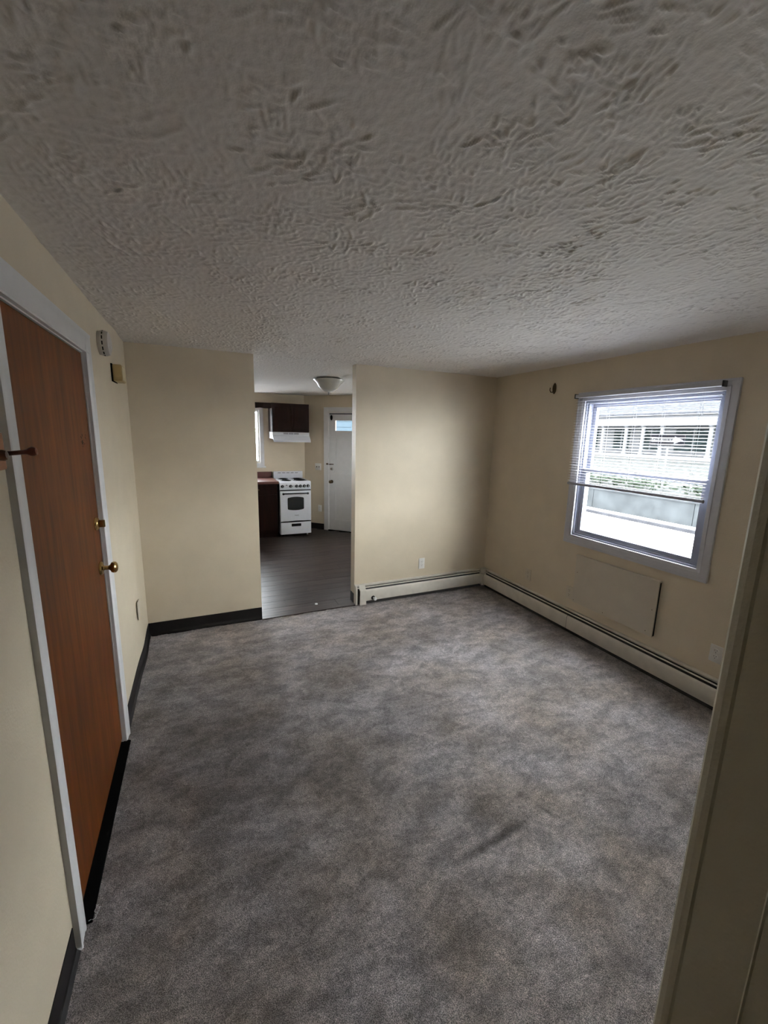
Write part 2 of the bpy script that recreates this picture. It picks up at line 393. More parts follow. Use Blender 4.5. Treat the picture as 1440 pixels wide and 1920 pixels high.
struct(obj('floor_slab', B(-.94, W+.16, -2.74, 7.04, -.15, -.018), 'black'))

# kitchen plank floor
kf = empty('floor_kitchen'); struct(kf)
obj('subfloor', B(-.8, W, D-.02, KY, -.017, -.006), 'black', kf)
obj('edge_strip', B(XA-.0, XB, D-.035, D+.02, -.012, .0005, bev=.0008), M['plank'], kf)
PW, PL = .152, 1.22
cache = {}
row = 0; y = D+.022
while y < KY-.01:
    y1 = min(y+PW, KY); off = (row*.47) % PL; x = -.8-off
    while x < W:
        xa, xb = max(x, -.8), min(x+PL, W)
        xlim = W
        if y1 > KY-1.24: xlim = min(W, 2.14+(KY-y1)+.03+0)     # stop at the angled wall
        xb = min(xb, xlim)
        if xb-xa > .05:
            key = (round(xb-xa, 3), round(y1-y, 3))
            if key not in cache:
                cache[key] = None
                o = obj('plank', B(0, xb-xa-.0022, 0, y1-y-.0022, -.006, 0, bev=.0007), 'plank', kf); cache[key] = o.data
            else:
                o = bpy.data.objects.new('plank', cache[key]); COL.objects.link(o); o.parent = kf
            o.location = (xa, y, random.uniform(-.0003, .0003))
        x += PL
    y = y1; row += 1

# ------------------------------------------------------------------ baseboards (black vinyl cove base)
def cove(ax, a, b, at, sgn, zt=.100):
    # profile in (offset, z): thin strip with a flared toe
    pr = [(0, 0), (.016, 0), (.013, .004), (.006, .012), (.0035, .022), (.003, zt), (0, zt)]
    pts = [(at+sgn*o_, z) for o_, z in pr]
    return P(pts, 1 if ax == 'y' else 0, a, b)
def bow_base(bm):
    pr = [(0, 0), (.016, 0), (.013, .004), (.006, .012), (.0035, .022), (.003, .10), (0, .10)]
    rows = [[bm.verts.new((bowx(y)+.0005+o_, y, z)) for o_, z in pr] for y in [2.19+(D-.003-2.19)*i/40 for i in range(41)]]
    for a_, b_ in zip(rows, rows[1:]):
        for k in range(7): bm.faces.new((a_[k], a_[(k+1) % 7], b_[(k+1) % 7], b_[k]))
    bm.faces.new(rows[0]); bm.faces.new(rows[-1][::-1])
struct(obj('baseboard_left', bow_base, 'black'))
struct(obj('baseboard_left_near', cove('y', -2.6, 1.10, 0.0, 1), 'black'))
struct(obj('baseboard_back', cove('x', .003, XA, D, -1), 'black'))
struct(obj('baseboard_divider_end', P([(XB, D+.012), (XB-.004, D+.012), (XB-.004, D+.105), (XB, D+.105)], 2, 0, .10), 'black'))
struct(obj('baseboard_hall_right', cove('y', -2.6, -.072, hx, -1), 'black'))
obj('baseboard', P([(0, 0), (-.012, 0), (-.004, .01), (-.003, .10), (0, .10)], 0, .0, .375), 'black', ang)

# ------------------------------------------------------------------ entry door (left wall)
d1 = empty('door_1', (0, (DY0+DY1)/2, 0)); struct(d1)
oy = -(DY0+DY1)/2
leaf = obj('door_leaf', B(-.049, -.005, DY0+.003+oy, DY1-.003+oy, .034, DZ-.003, bev=.0015), 'door_wood', d1)
def casing_leg(y0, y1, ztop, inner_hi):
    # profiled flat casing with raised outer lip; (x,y) profile extruded in z
    def g(bm):
        w = y1-y0
        if inner_hi:   # inner edge is y1
            pr = [(0, y0), (.017, y0), (.019, y0+.008), (.015, y0+.02), (.013, y1-.014), (.016, y1-.008), (.014, y1), (0, y1)]
        else:
            pr = [(0, y1), (.017, y1), (.019, y1-.008), (.015, y1-.02), (.013, y0+.014), (.016, y0+.008), (.014, y0), (0, y0)]
        prism(bm, pr, 2, -.01, ztop)
    return g
obj('casing', casing_leg(1.108+oy, 1.178+oy, 2.088, True), 'white', d1, smooth=40)
obj('casing', casing_leg(DY1+.004+oy, 2.187+oy, 2.088, False), 'white', d1, smooth=40)
obj('casing', P([(0, 2.088), (.018, 2.088), (.020, 2.080), (.015, 2.066), (.013, 2.012), (.016, 2.006), (.014, 2.000), (0, 2.000)], 1, 1.108+oy, 2.187+oy), 'white', d1, smooth=40)
# jamb and stops
obj('jamb', boxes([(-TH, .0, DY0-.019+oy, DY0+oy, 0, DZ+.019), (-TH, .0, DY1+oy, DY1+.019+oy, 0, DZ+.019), (-TH, .0, DY0+oy, DY1+oy, DZ, DZ+.019)]), 'white', d1)
obj('door_stop', boxes([(-.072, -.060, DY0+oy, DY0+.012+oy, .01, DZ), (-.072, -.060, DY1-.012+oy, DY1+oy, .01, DZ), (-.072, -.060, DY0+oy, DY1+oy, DZ-.012, DZ)]), 'bracket', d1)
obj('threshold', P([(-TH, 0), (.032, 0), (.030, .006), (-.01, .014), (-TH, .014)], 1, DY0-.012+oy, DY1+.012+oy), 'thresh', d1)
obj('door_sweep', B(-.045, -.009, DY0+.004+oy, DY1-.005+oy, .012, .036), 'thresh', d1)
ky = DY1-.072+oy
obj('door_knob', L([(.033, 0), (.033, .004), (.029, .010), (.014, .013), (.0105, .018), (.010, .034), (.014, .040), (.024, .046), (.0275, .054), (.0265, .062), (.020, .069), (.008, .072), (.001, .0722)], (-.005, ky, 1.008), (1, 0, 0), 28), 'brass', leaf, smooth=35)
dbr = obj('deadbolt', L([(.031, 0), (.031, .004), (.026, .012), (.020, .015), (.010, .015)], (-.005, ky, 1.225), (1, 0, 0), 6*4), 'brass', leaf, smooth=35)
obj('thumb_turn', lambda bm: (box(bm, .009, .033, ky-.006, ky+.006, 1.208, 1.242, bev=.003)), 'brass', leaf, smooth=40)
def scars(bm):
    rr = random.Random(2)
    for k in range(16):
        yy = 1.965+oy+rr.uniform(-.045, .045); zz = 1.605+rr.uniform(-.028, .03); s = rr.uniform(.0015, .004)
        lathe(bm, [(s, 0), (s, .0007)], (-.0052, yy, zz), (1, 0, 0), 8)
    lathe(bm, [(.010, 0), (.010, .0008)], (-.0052, 1.945+oy, 1.602), (1, 0, 0), 10)
obj('screw_scars', scars, 'slot', leaf)
for z in (1.80, 1.05, .25):
    obj('hinge', lambda bm, z=z: (lathe(bm, [(.0075, 0), (.0075, .09)], (-.006, DY0+.002+oy, z-.045), (0, 0, 1), 12), box(bm, -.012, -.0105, DY0+.004+oy, DY0+.032+oy, z-.044, z+.044)), 'white', d1)

# ------------------------------------------------------------------ things on the left wall
def outlet(loc, rz, label, mat='plate', kind='duplex', group=None, w=.070, h=.114):
    t = empty('outlet' if kind == 'duplex' else 'switch_plate' if kind == 'switch' else 'blank_plate', loc, rz)   # faces local -y
    tag(t, label, 'outlet' if kind == 'duplex' else 'switch' if kind == 'switch' else 'wall plate', group)
    pl = obj('cover_plate', B(-w/2, w/2, -.006, 0, -h/2, h/2, bev=.0025), mat, t, smooth=40)
    if kind == 'duplex':
        for s in (-1, 1):
            q = obj('receptacle', lambda bm, s=s: lathe(bm, [(.0165, 0), (.0165, .0022)], (0, -.0058, s*.0195), (0, -1, 0), 20), mat, t)
            obj('slot', boxes([(-.0075, -.0055, -.0085, -.0078, s*.0195+.001, s*.0195+.009), (.0050, .0070, -.0085, -.0078, s*.0195+.001, s*.0195+.009), (-.0022, .0022, -.0085, -.0078, s*.0195-.010, s*.0195-.006)]), 'slot', q)
        obj('screw', L([(.003, 0), (.003, .001)], (0, -.006, 0), (0, -1, 0), 10), 'steel', t)
    if kind == 'switch':
        for s in (-1, 1):
            obj('toggle', B(s*.023-.005, s*.023+.005, -.016, -.005, -.011, .009, bev=.001), 'dark_brass', t)
    if kind == 'blank':
        for s in (-1, 1): obj('screw', L([(.003, 0), (.003, .001)], (0, -.006, s*.03), (0, -1, 0), 10), mat, t)
    return t
RZL, RZR = math.radians(90), math.radians(-90)     # outward -y -> +x on the left wall ; -> -x on the right wall
outlet((.010, 2.90, .43), RZL, 'cream painted-over blank plate low on left wall near the black baseboard corner', 'plate_cream', kind='blank', h=.125, w=.08)
# smoke alarm
sa = empty('smoke_alarm', (0, 2.50, 2.11)); tag(sa, 'round off-white alarm with dark side slots, high on left wall beside the door', 'alarm')
obj('housing', L([(.060, 0), (.060, .012), (.064, .014), (.064, .034), (.058, .048), (.040, .054), (.001, .055)], (0, 0, 0), (1, 0, 0), 40), 'alarm', sa, smooth=35)
def vents(bm):
    for k in range(14):
        a = 2*math.pi*k/14
        for j in range(4):
            aa = a+j*.07; 
            q = Matrix.Translation((.0245, math.sin(aa)*.0636, math.cos(aa)*.0636)) @ Matrix.Rotation(-aa, 4, 'X')
            n0 = len(bm.verts); box(bm, -.003, .003, -.0026, .0026, -.001, .001); bm.verts.ensure_lookup_table()
            for v in bm.verts[n0:]: v.co = q @ v.co
obj('vent_slots', vents, 'slot', sa)
obj('test_button', L([(.010, 0), (.009, .003)], (.0535, -.018, -.02), (1, 0, 0), 16), 'plate', sa)
# door chime
ch = empty('door_chime', (.0, 2.86, 1.995)); tag(ch, 'tan plastic door chime box on left wall near the ceiling corner', 'door chime')
obj('chime_back', B(0, .008, -.078, .078, -.052, .052), 'thresh', ch)
obj('chime_cover', B(.008, .056, -.075, .075, -.049, .049, bev=.008), 'chime', ch, smooth=40)
obj('chime_front', B(.0555, .0585, -.060, .060, -.040, .040, bev=.001), 'chime_l', ch)
# coat pegs
pg = empty('peg_rack', (0, .84, 1.605)); tag(pg, 'reddish wooden coat rack board with a dark peg at the left edge', 'coat rack')
obj('board', B(0, .020, -.36, .225, -.046, .044, bev=.006), 'peg_wood', pg, smooth=40)
for yy in (.172, 0.0, -.19):
    obj('peg', L([(.012, 0), (.012, .003), (.0065, .008), (.0055, .020), (.0055, .052), (.0065, .058), (.0105, .064), (.0115, .070), (.0085, .076), (.001, .078)], (.020, yy, -.006), (1, 0, .10), 16), 'peg_dark', pg, smooth=40)

# ------------------------------------------------------------------ window on the right wall
w1 = empty('window_1', (W, (WY0+WY1)/2, WZ0)); struct(w1)
cy, cz = -(WY0+WY1)/2, -WZ0
CO = .060
y0, y1, z0, z1 = WY0+cy, WY1+cy, WZ0+cz, WZ1+cz
def frame(x0, x1, ya, yb, za, zb, w, wb=None, wt=None):
    wb = w if wb is None else wb; wt = w if wt is None else wt
    return [(x0, x1, ya, ya+w, za, zb), (x0, x1, yb-w, yb, za, zb), (x0, x1, ya+w, yb-w, za, za+wb), (x0, x1, ya+w, yb-w, zb-wt, zb)]
obj('casing', boxes([(-.016, 0, y0-CO, y0+.004, z0-CO, z1+CO), (-.016, 0, y1-.004, y1+CO, z0-CO, z1+CO), (-.016, 0, y0, y1, z0-CO, z0+.004), (-.016, 0, y0, y1, z1-.004, z1+CO)], bev=.002), 'white2', w1)
obj('back_band', boxes(frame(-.019, 0, y0-CO-.006, y1+CO+.006, z0-CO-.012, z1+CO+.004, .012, .022), bev=.002), 'white2', w1)
obj('bead', boxes(frame(-.019, -.015, y0-.022, y1+.022, z0-.022, z1+.022, .006), bev=.0012), 'white2', w1)
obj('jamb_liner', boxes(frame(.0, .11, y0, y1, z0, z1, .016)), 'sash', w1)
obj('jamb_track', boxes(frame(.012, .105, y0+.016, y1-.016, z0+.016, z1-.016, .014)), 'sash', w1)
ya, yb = y0+.030, y1-.030
zm = 1.41+cz
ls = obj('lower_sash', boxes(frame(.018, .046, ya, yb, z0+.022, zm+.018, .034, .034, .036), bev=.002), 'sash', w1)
obj('glass', B(.030, .034, ya+.034, yb-.034, z0+.056, zm-.018), 'glass', ls)
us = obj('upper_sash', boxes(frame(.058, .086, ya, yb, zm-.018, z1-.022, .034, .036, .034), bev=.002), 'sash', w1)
obj('glass', B(.070, .074, ya+.034, yb-.034, zm+.018, z1-.056), 'glass', us)
obj('sash_lock', lambda bm: (box(bm, .010, .044, -.03, .03, zm+.018, zm+.026, bev=.002)), 'white', ls)
# blind hung in front of the casing
bl = empty('window_blind', (W, (WY0+WY1)/2, 1.30)); tag(bl, 'white horizontal mini blind with open slats lowered over upper window half', 'blind')
by0, by1 = 1.264+cy, 2.314+cy; bz = -1.30; bx = -.048
obj('head_rail', B(bx-.014, bx+.016, by0-.004, by1+.004, 1.995+bz, 2.020+bz, bev=.002), 'slat', bl)
obj('end_bracket', B(bx-.016, bx+.024, by0-.010, by0-.002, 1.990+bz, 2.026+bz), 'bracket', bl)
obj('end_bracket', B(bx-.016, bx+.024, by1+.004, by1+.012, 1.990+bz, 2.026+bz), 'bracket', bl)
def slat(bm):
    pr = [(-.0125, 0), (-.006, .0017), (0, .0023), (.006, .0017), (.0125, 0), (.006, .0011), (0, .0017), (-.006, .0011)]
    prism(bm, pr, 1, by0, by1)
first = None; z = 1.308+.012
k = 0
while z < 1.985:
    if first is None: o = first = obj('slat', slat, 'slat', bl, smooth=60)
    else: o = bpy.data.objects.new('slat', first.data); COL.objects.link(o); o.parent = bl
    o.location = (bx, 0, z+bz); z += .0215; k += 1
    o.rotation_euler = (random.uniform(-.0006, .0006), math.radians(-3)+random.uniform(-.01, .01), 0)
obj('bottom_rail', lambda bm: lathe(bm, [(.010, 0), (.0120, .002), (.0120, by1-by0-.002), (.010, by1-by0)], (bx, by0, 1.296+bz), (0, 1, 0), 14), 'rail', bl, smooth=40)
for yy in (1.36, 1.589, 1.79, 2.006, 2.22):
    for dx in (-.0135, .0135):
        obj('ladder_cord', T([(bx+dx, yy+cy, 1.30+bz), (bx+dx, yy+cy, 1.998+bz)], .0006, 5), 'slat', bl)

# ------------------------------------------------------------------ right wall things
# boxed-out cover panel under the window
pn = empty('cover_panel', (W, 1.81, .28)); tag(pn, 'cream painted rectangular board mounted proud of wall under the window', 'wall panel')
obj('backing', B(-.020, 0, -.347, .347, .004, .405), 'slot', pn)  # black block painted in as the shade in the gap behind the board
obj('board', B(-.030, -.020, -.350, .350, 0, .415, bev=.002), 'panel', pn)
obj('top_ledge', B(-.034, 0, -.352, .352, .409, .421, bev=.001), 'panel', pn)
for yy, zz in ((-.325, .20), (-.30, .03), (.05, .02), (.335, .02), (.325, .27)):
    obj('screw', L([(.0035, 0), (.0025, .0012)], (-.030, yy, zz), (-1, 0, 0), 8), 'dark_brass', pn)
outlet((W, 2.215, .335), RZR, 'beige painted-over outlet at lower left corner of the wall panel', 'plate_cream')
outlet((W, 2.72, .335), RZR, 'cream outlet on window wall nearest the room corner', 'plate_cream')
outlet((W, 1.075, .350), RZR, 'white outlet on window wall beside the foreground wall corner')
outlet((2.545, D, .335), 0, 'white outlet on divider wall above the baseboard heater')
hk = empty('wall_hook', (W, 2.61, 2.10)); tag(hk, 'small dark bronze plant hook high on window wall', 'hook')
obj('back_plate', lambda bm: lathe(bm, [(.020, 0), (.022, .002), (.018, .006), (.001, .007)], (0, 0, 0), (-1, 0, 0), 20), 'dark_brass', hk, smooth=40)
for v in hk.children[0].data.vertices: v.co.z *= 2.2
obj('hook_arm', T([(-.004, 0, -.012), (-.022, 0, -.034), (-.042, 0, -.034), (-.054, 0, -.018), (-.052, 0, .004)], .0042, 8), 'dark_brass', hk, smooth=60)
tag(obj('wall_anchor', L([(.005, 0), (.004, .002)], (W, 2.885, 1.856), (-1, 0, 0), 10), 'white'), 'tiny white screw anchor on window wall left of the blind', 'anchor')

# baseboard heater: profile (depth, height)
def heater(name, ax, a, b, at, sgn, segs, label):
    t = empty(name, (0, 0, 0)); tag(t, label, 'heater', 'hot water baseboard heaters')
    AX = 0 if ax == 'x' else 1
    def pr(pts): return [(at+sgn*d, z) for d, z in pts]
    def mk(nm, pts, s0, s1, mat, par=t, sm=None):
        return obj(nm, P(pr(pts), AX, s0, s1), mat, par, smooth=sm)
    mk('back_plate', [(0, .012), (.003, .012), (.003, .188), (.022, .188), (.024, .182), (.027, .183), (.027, .190), (.023, .194), (.0, .196)], a, b, 'heater')
    mk('element', [(.006, .004), (.052, .004), (.052, .140), (.030, .166), (.006, .166)], a+.02, b-.02, 'fin')  # element as a dark box, standing for shade in the slots and bottom gap
    mk('damper', [(.037, .1715), (.046, .1655), (.047, .1675), (.038, .1735)], a, b, 'heater')
    for s0, s1 in segs:
        mk('front_panel', [(.056, .153), (.065, .148), (.070, .136), (.070, .044), (.066, .036), (.064, .036), (.067, .045), (.067, .135), (.063, .145), (.055, .150)], s0, s1, 'heater', sm=50)
    return t, mk
hb, mk = heater('baseboard_heater', 'x', XB+.004, W-.072, D, -1, [(XB+.10, W-.075)], 'cream baseboard heater with exposed valve along the divider wall')
capp = [(0, .0), (.066, .0), (.072, .010), (.072, .145), (.066, .160), (.050, .172), (.036, .190), (.030, .196), (0, .198)]
mk('end_cap', [(0, 0), (.050, 0), (.052, .10), (.050, .16), (.036, .190), (0, .198)], XB+.0005, XB+.016, 'heater')
mk('end_panel', [(.054, .0), (.071, .0), (.073, .010), (.073, .146), (.066, .158), (.050, .162), (.032, .192), (.030, .188), (.048, .158), (.062, .154), (.068, .146)], XB+.036, XB+.100, 'heater')
vk = obj('valve_hole', L([(.021, 0), (.021, .0015)], (XB+.175, D-.070, .062), (0, -1, 0), 20), 'slot', hb)
obj('valve_knob', L([(.010, 0), (.010, .018), (.017, .020), (.017, .034), (.012, .037), (.001, .037)], (XB+.182, D-.070, .060), (.15, -1, -.05), 16), 'cap', hb, smooth=40)
JY = 2.16
hr, mk = heater('baseboard_heater', 'y', .60, D-.072, W, -1, [(.60, JY-.0025), (JY+.0025, D-.076)], 'long cream baseboard heater with a joint under the window wall')
hr['label'] = 'long cream baseboard heater along the window wall, jointed below the panel'
# corner piece between the two heaters
hc = obj('corner_piece', lambda bm: (prism(bm, [(W-.0005, D-.0005), (W-.0005, D-.090), (W-.074, D-.090), (W-.080, D-.080), (W-.090, D-.074), (W-.090, D-.0005)], 2, .022, .150),
         prism(bm, [(W-.0005, D-.0005), (W-.0005, D-.078), (W-.040, D-.078), (W-.078, D-.040), (W-.078, D-.0005)], 2, .150, .199)), 'heater', hr)

# ------------------------------------------------------------------ kitchen
kwin = empty('window_2', (KWX0, KY, KWZ0)); struct(kwin)
ww, wh = KWX1-KWX0, KWZ1-KWZ0
def framexz(y0_, y1_, xa, xb, za, zb, w): return [(xa, xa+w, y0_, y1_, za, zb), (xb-w, xb, y0_, y1_, za, zb), (xa+w, xb-w, y0_, y1_, za, za+w), (xa+w, xb-w, y0_, y1_, zb-w, zb)]
obj('casing', boxes(framexz(-.018, 0, -.062, ww+.062, -.07, wh+.062, .064), bev=.002), 'white', kwin)
obj('sash', boxes(framexz(.02, .06, 0, ww, 0, wh, .028)), 'white', kwin)
obj('meeting_rail', B(ww/2-.015, ww/2+.015, .022, .058, .028, wh-.028), 'white', kwin)
obj('glass', B(.028, ww-.028, .038, .042, .028, wh-.028), 'glass', kwin)
obj('sill', B(-.08, ww+.08, -.045, .02, -.086, -.064, bev=.003), 'white', kwin)
obj('latch', B(ww-.05, ww-.02, .006, .02, .10, .112), 'bracket', kwin)
kw_added = empty('window_3', (W, 4.65, 1.1)); struct(kw_added)  # unseen window, added to let more daylight into the kitchen
obj('casing', boxes(frame(-.016, 0, -.36, .36, -.06, .76, .062)), 'white', kw_added)
obj('sash', boxes(frame(.02, .06, -.30, .30, 0, .70, .04)+[(.02, .06, -.26, .26, .33, .37)]), 'white', kw_added)
obj('glass', B(.038, .042, -.26, .26, .04, .66), 'glass', kw_added)

SX0, SX1, SY0, SY1 = .78, 1.27, -.50, -.12
bc = empty('base_cabinet', (0, KY, 0)); tag(bc, 'dark base cabinet run left of the white stove', 'cabinet')
obj('carcass', boxes([(-.78, SX0-.03, -.60, -.003, .10, .868), (SX0-.03, SX1+.03, -.60, -.003, .10, .70), (SX0-.03, SX1+.03, -.60, -.53, .70, .868), (SX1+.03, 1.560, -.60, -.003, .10, .868), (-.78, 1.560, -.54, -.003, 0, .10)]), 'mahogany', bc)
xx = -.78
for i in range(4):
    dr = obj('cabinet_door', B(xx+.01, xx+.575, -.618, -.600, .13, .70, bev=.003), 'mahogany', bc)
    obj('knob', L([(.008, 0), (.014, .018), (.001, .022)], (xx+.05, -.618, .64), (0, -1, 0), 12), 'dark_brass', dr)
    dw = obj('drawer_front', B(xx+.01, xx+.575, -.618, -.600, .715, .855, bev=.003), 'mahogany', bc)
    obj('knob', L([(.008, 0), (.014, .018), (.001, .022)], (xx+.29, -.618, .785), (0, -1, 0), 12), 'dark_brass', dw)
    xx += .585
ct = empty('countertop', (0, KY, .87)); tag(ct, 'dark red-brown laminate countertop with low backsplash beside the stove', 'countertop')
obj('worktop', boxes([(-.79, SX0, -.64, 0, 0, .038), (SX1, 1.575, -.64, 0, 0, .038), (SX0, SX1, -.64, SY0, 0, .038), (SX0, SX1, SY1, 0, 0, .038)]), 'counter', ct)
obj('backsplash', B(-.79, 1.575, -.020, 0, .038, .135, bev=.003), 'counter', ct)
sk = empty('sink', ((SX0+SX1)/2, KY+(SY0+SY1)/2, .905)); tag(sk, 'white drop-in sink rim at the left edge of the kitchen opening', 'sink')
sw, sd = (SX1-SX0)/2-.001, (SY1-SY0)/2-.001
obj('rim', boxes([(-sw-.018, sw+.018, -sd-.018, -sd+.012, .003, .011), (-sw-.018, sw+.018, sd-.012, sd+.018, .003, .011), (-sw-.018, -sw+.012, -sd, sd, .003, .011), (sw-.012, sw+.018, -sd, sd, .003, .011)], bev=.002), 'enamel', sk)
obj('basin', boxes([(-sw, -sw+.008, -sd, sd, -.18, .004), (sw-.008, sw, -sd, sd, -.18, .004), (-sw, sw, -sd, -sd+.008, -.18, .004), (-sw, sw, sd-.008, sd, -.18, .004), (-sw, sw, -sd, sd, -.188, -.18)]), 'enamel', sk)

# stove
SXL, SW_ = 1.588, .500
st = empty('stove', (SXL, 6.275, 0)); tag(st, 'compact white freestanding electric range with black knobs in the kitchen corner', 'stove')
w = SW_
obj('body', boxes([(0, w, .025, .59, .045, .862)], bev=.004), 'enamel', st)
obj('leg', L([(.014, 0), (.014, .05)], (.05, .08, 0), (0, 0, 1), 12), 'stove_black', st)
obj('leg', L([(.014, 0), (.014, .05)], (w-.05, .08, 0), (0, 0, 1), 12), 'cap', st)
obj('leg', L([(.014, 0), (.014, .05)], (.05, .54, 0), (0, 0, 1), 12), 'stove_black', st)
obj('leg', L([(.014, 0), (.014, .05)], (w-.05, .54, 0), (0, 0, 1), 12), 'stove_black', st)
cp = obj('control_panel', P([(0.012, .765), (.004, .775), (.006, .880), (.022, .896), (.06, .898), (.06, .765)], 0, 0, w), 'enamel', st, smooth=50)
obj('cooktop', B(-.004, w+.004, .03, .600, .860, .895, bev=.006), 'enamel', st, smooth=40)
obj('back_guard', P([(.575, .89), (.565, .93), (.566, .990), (.574, 1.006), (.588, 1.012), (.602, 1.006), (.604, .89)], 0, .004, w-.004), 'enamel', st, smooth=50)
for k in range(5):
    obj('vent_slot', B(.075+k*.072, .125+k*.072, .562, .570, .984, .991), 'stove_black', st)
def coil(cx, cy_, R):
    dp = obj('drip_pan', L([(R+.018, 0), (R+.014, .004), (R+.002, .001), (R*.4, -.004), (.001, -.004)], (cx, cy_, .8955), (0, 0, 1), 28), 'stove_black', st, smooth=40)
    pts = []; n = 72; turns = 3.5 if R > .08 else 3
    for i in range(n+1):
        a = i/n*turns*2*math.pi; rr = .014+(R-.014)*i/n; pts.append((cx+rr*math.cos(a), cy_+rr*math.sin(a), .903))
    obj('burner_coil', T(pts, .0042, 6), 'coil', dp, smooth=60)
coil(.135, .195, .072); coil(.365, .205, .092); coil(.135, .435, .072); coil(.365, .435, .072)
for k, xx in enumerate((.045, .175, .270, .330, .392, .452)):
    kb = obj('control_knob', L([(.024, 0), (.024, .004), (.020, .008), (.019, .020), (.001, .021)], (xx, .0045, .825), (0, -1, 0.02), 20), 'stove_black', st, smooth=35)
    obj('pointer', B(xx-.003, xx+.003, -.0235, -.0165, .811, .839, bev=.001), 'enamel', kb)
obj('oven_switch', B(.098, .122, -.001, .006, .838, .848), 'stove_black', st)
od = obj('oven_door', B(.004, w-.004, -.012, .026, .262, .752, bev=.006), 'enamel', st, smooth=40)
obj('door_gap', B(.006, w-.006, .0, .03, .752, .767), 'stove_black', st)
def rr_plate(bm, x0_, x1_, z0_, z1_, r_, y0_, y1_, bulge=.0):
    pts = []
    for (cx, cz_, a0) in ((x1_-r_, z1_-r_, 0), (x0_+r_, z1_-r_, 90), (x0_+r_, z0_+r_, 180), (x1_-r_, z0_+r_, 270)):
        for i in range(6):
            a = math.radians(a0+i*18); pts.append((cx+r_*math.cos(a), cz_+r_*math.sin(a)))
        if bulge and a0 in (0, 180):
            s = 1 if a0 == 0 else -1
            for i in range(1, 8):
                t_ = i/8; xq = (x1_-r_)*(1-t_)+(x0_+r_)*t_ if a0 == 0 else (x0_+r_)*(1-t_)+(x1_-r_)*t_
                pts.append((xq, (z1_ if a0 == 0 else z0_)+s*bulge*4*t_*(1-t_)))
    prism(bm, pts, 1, y0_, y1_)
obj('oven_window', lambda bm: rr_plate(bm, .118, .378, .452, .645, .02, -.015, -.008, .012), 'stove_black', od)
obj('window_pane', lambda bm: rr_plate(bm, .134, .362, .470, .628, .012, -.0165, -.014, .010), 'glassblk', od)
obj('handle', lambda bm: (tube(bm, [(.055, -.012, .705), (.055, -.038, .712), (.065, -.046, .713), (w-.065, -.046, .713), (w-.055, -.038, .712), (w-.055, -.012, .705)], .010, 10),
    lathe(bm, [(.018, 0), (.016, .014), (.001, .015)], (.055, -.012, .706), (0, -1, 0), 14), lathe(bm, [(.018, 0), (.016, .014), (.001, .015)], (w-.055, -.012, .706), (0, -1, 0), 14)), 'stove_black', od, smooth=50)
# logo lettering on the oven door
cu = bpy.data.curves.new('brand_lettering', 'FONT'); cu.body = 'Avanti'; cu.size = .026; cu.extrude = .0008; cu.align_x = 'CENTER'
tx = bpy.data.objects.new('brand_lettering', cu); COL.objects.link(tx)
dg = bpy.context.evaluated_depsgraph_get(); me = bpy.data.meshes.new_from_object(tx.evaluated_get(dg)); bpy.data.objects.remove(tx)
me.materials.append(M['bracket']); lg = bpy.data.objects.new('brand_lettering', me); COL.objects.link(lg); lg.parent = od
lg.location = (w/2+.01, -.0128, .350); lg.rotation_euler = (math.pi/2, 0, 0)
def gap(bm):
    n = 16; up = [(0.008+(w-.016)*i/n, .252+.016*math.sin(math.pi*i/n)**1.0) for i in range(n+1)]
    pts = [(.008, .244), (w-.008, .244)]+up[::-1]
    prism(bm, pts, 1, -.0125, .02)
obj('drawer_gap', gap, 'stove_black', st)
dw = obj('drawer', B(.006, w-.006, -.010, .026, .048, .246, bev=.005), 'enamel', st, smooth=40)
obj('drawer_pull', lambda bm: rr_plate(bm, .175, .330, .175, .220, .008, -.0125, -.005), 'stove_black', dw)
obj('kick_line', B(.01, w-.01, -.0108, -.009, .142, .145), 'plate', dw)

# hood, wall cabinet, valance
hd = empty('range_hood', (1.545, KY, 1.51)); tag(hd, 'white slim range hood under the dark wall cabinet above the stove', 'range hood')
obj('shell', P([(0, .155), (-.36, .155), (-.362, .108), (-.45, .030), (-.452, .0), (-.44, 0), (-.436, .022), (-.40, .05), (0, .05)], 0, 0, .590), 'enamel', hd)
obj('grille', boxes([(.17+i*.085, .245+i*.085, -.366, -.360, .122, .146) for i in range(3)]), 'rail', hd)
for i in range(2): obj('rocker_switch', B(.44+i*.05, .47+i*.05, -.366, -.360, .128, .140), 'plate', hd)
uc = empty('wall_cabinet', (1.545, KY, 1.667)); tag(uc, 'dark mahogany two-door wall cabinet above the range hood', 'cabinet')
obj('carcass', B(0, .600, -.305, 0, 0, .450), 'mahogany', uc)
for i in range(2):
    cd = obj('cabinet_door', B(.006+i*.296, .298+i*.296, -.323, -.305, .006, .444, bev=.003), 'mahogany', uc)
    obj('raised_panel', B(.050+i*.296, .254+i*.296, -.329, -.322, .060, .390, bev=.004), 'mahogany', cd)
def val(bm):
    n = 60; x0_, x1_ = .36, 1.545
    pts = [(x1_, 2.112), (x0_, 2.112)]
    for i in range(n+1):
        t_ = i/n; pts.append((x0_+(x1_-x0_)*t_, 2.035-.010*abs(math.sin(t_*math.pi*7))))
    prism(bm, pts, 1, KY-.322, KY-.304)
tag(obj('window_valance', val, 'mahogany'), 'dark scalloped wooden valance over the kitchen window', 'valance')
# hidden left neighbour that carries the valance
uc2 = empty('wall_cabinet', (-.24, KY, 1.37)); tag(uc2, 'dark mahogany wall cabinet left of the kitchen window behind divider wall', 'cabinet')
obj('carcass', B(0, .600, -.305, 0, 0, .742), 'mahogany', uc2)
for i in range(2): obj('cabinet_door', B(.006+i*.296, .298+i*.296, -.323, -.305, .006, .736, bev=.003), 'mahogany', uc2)

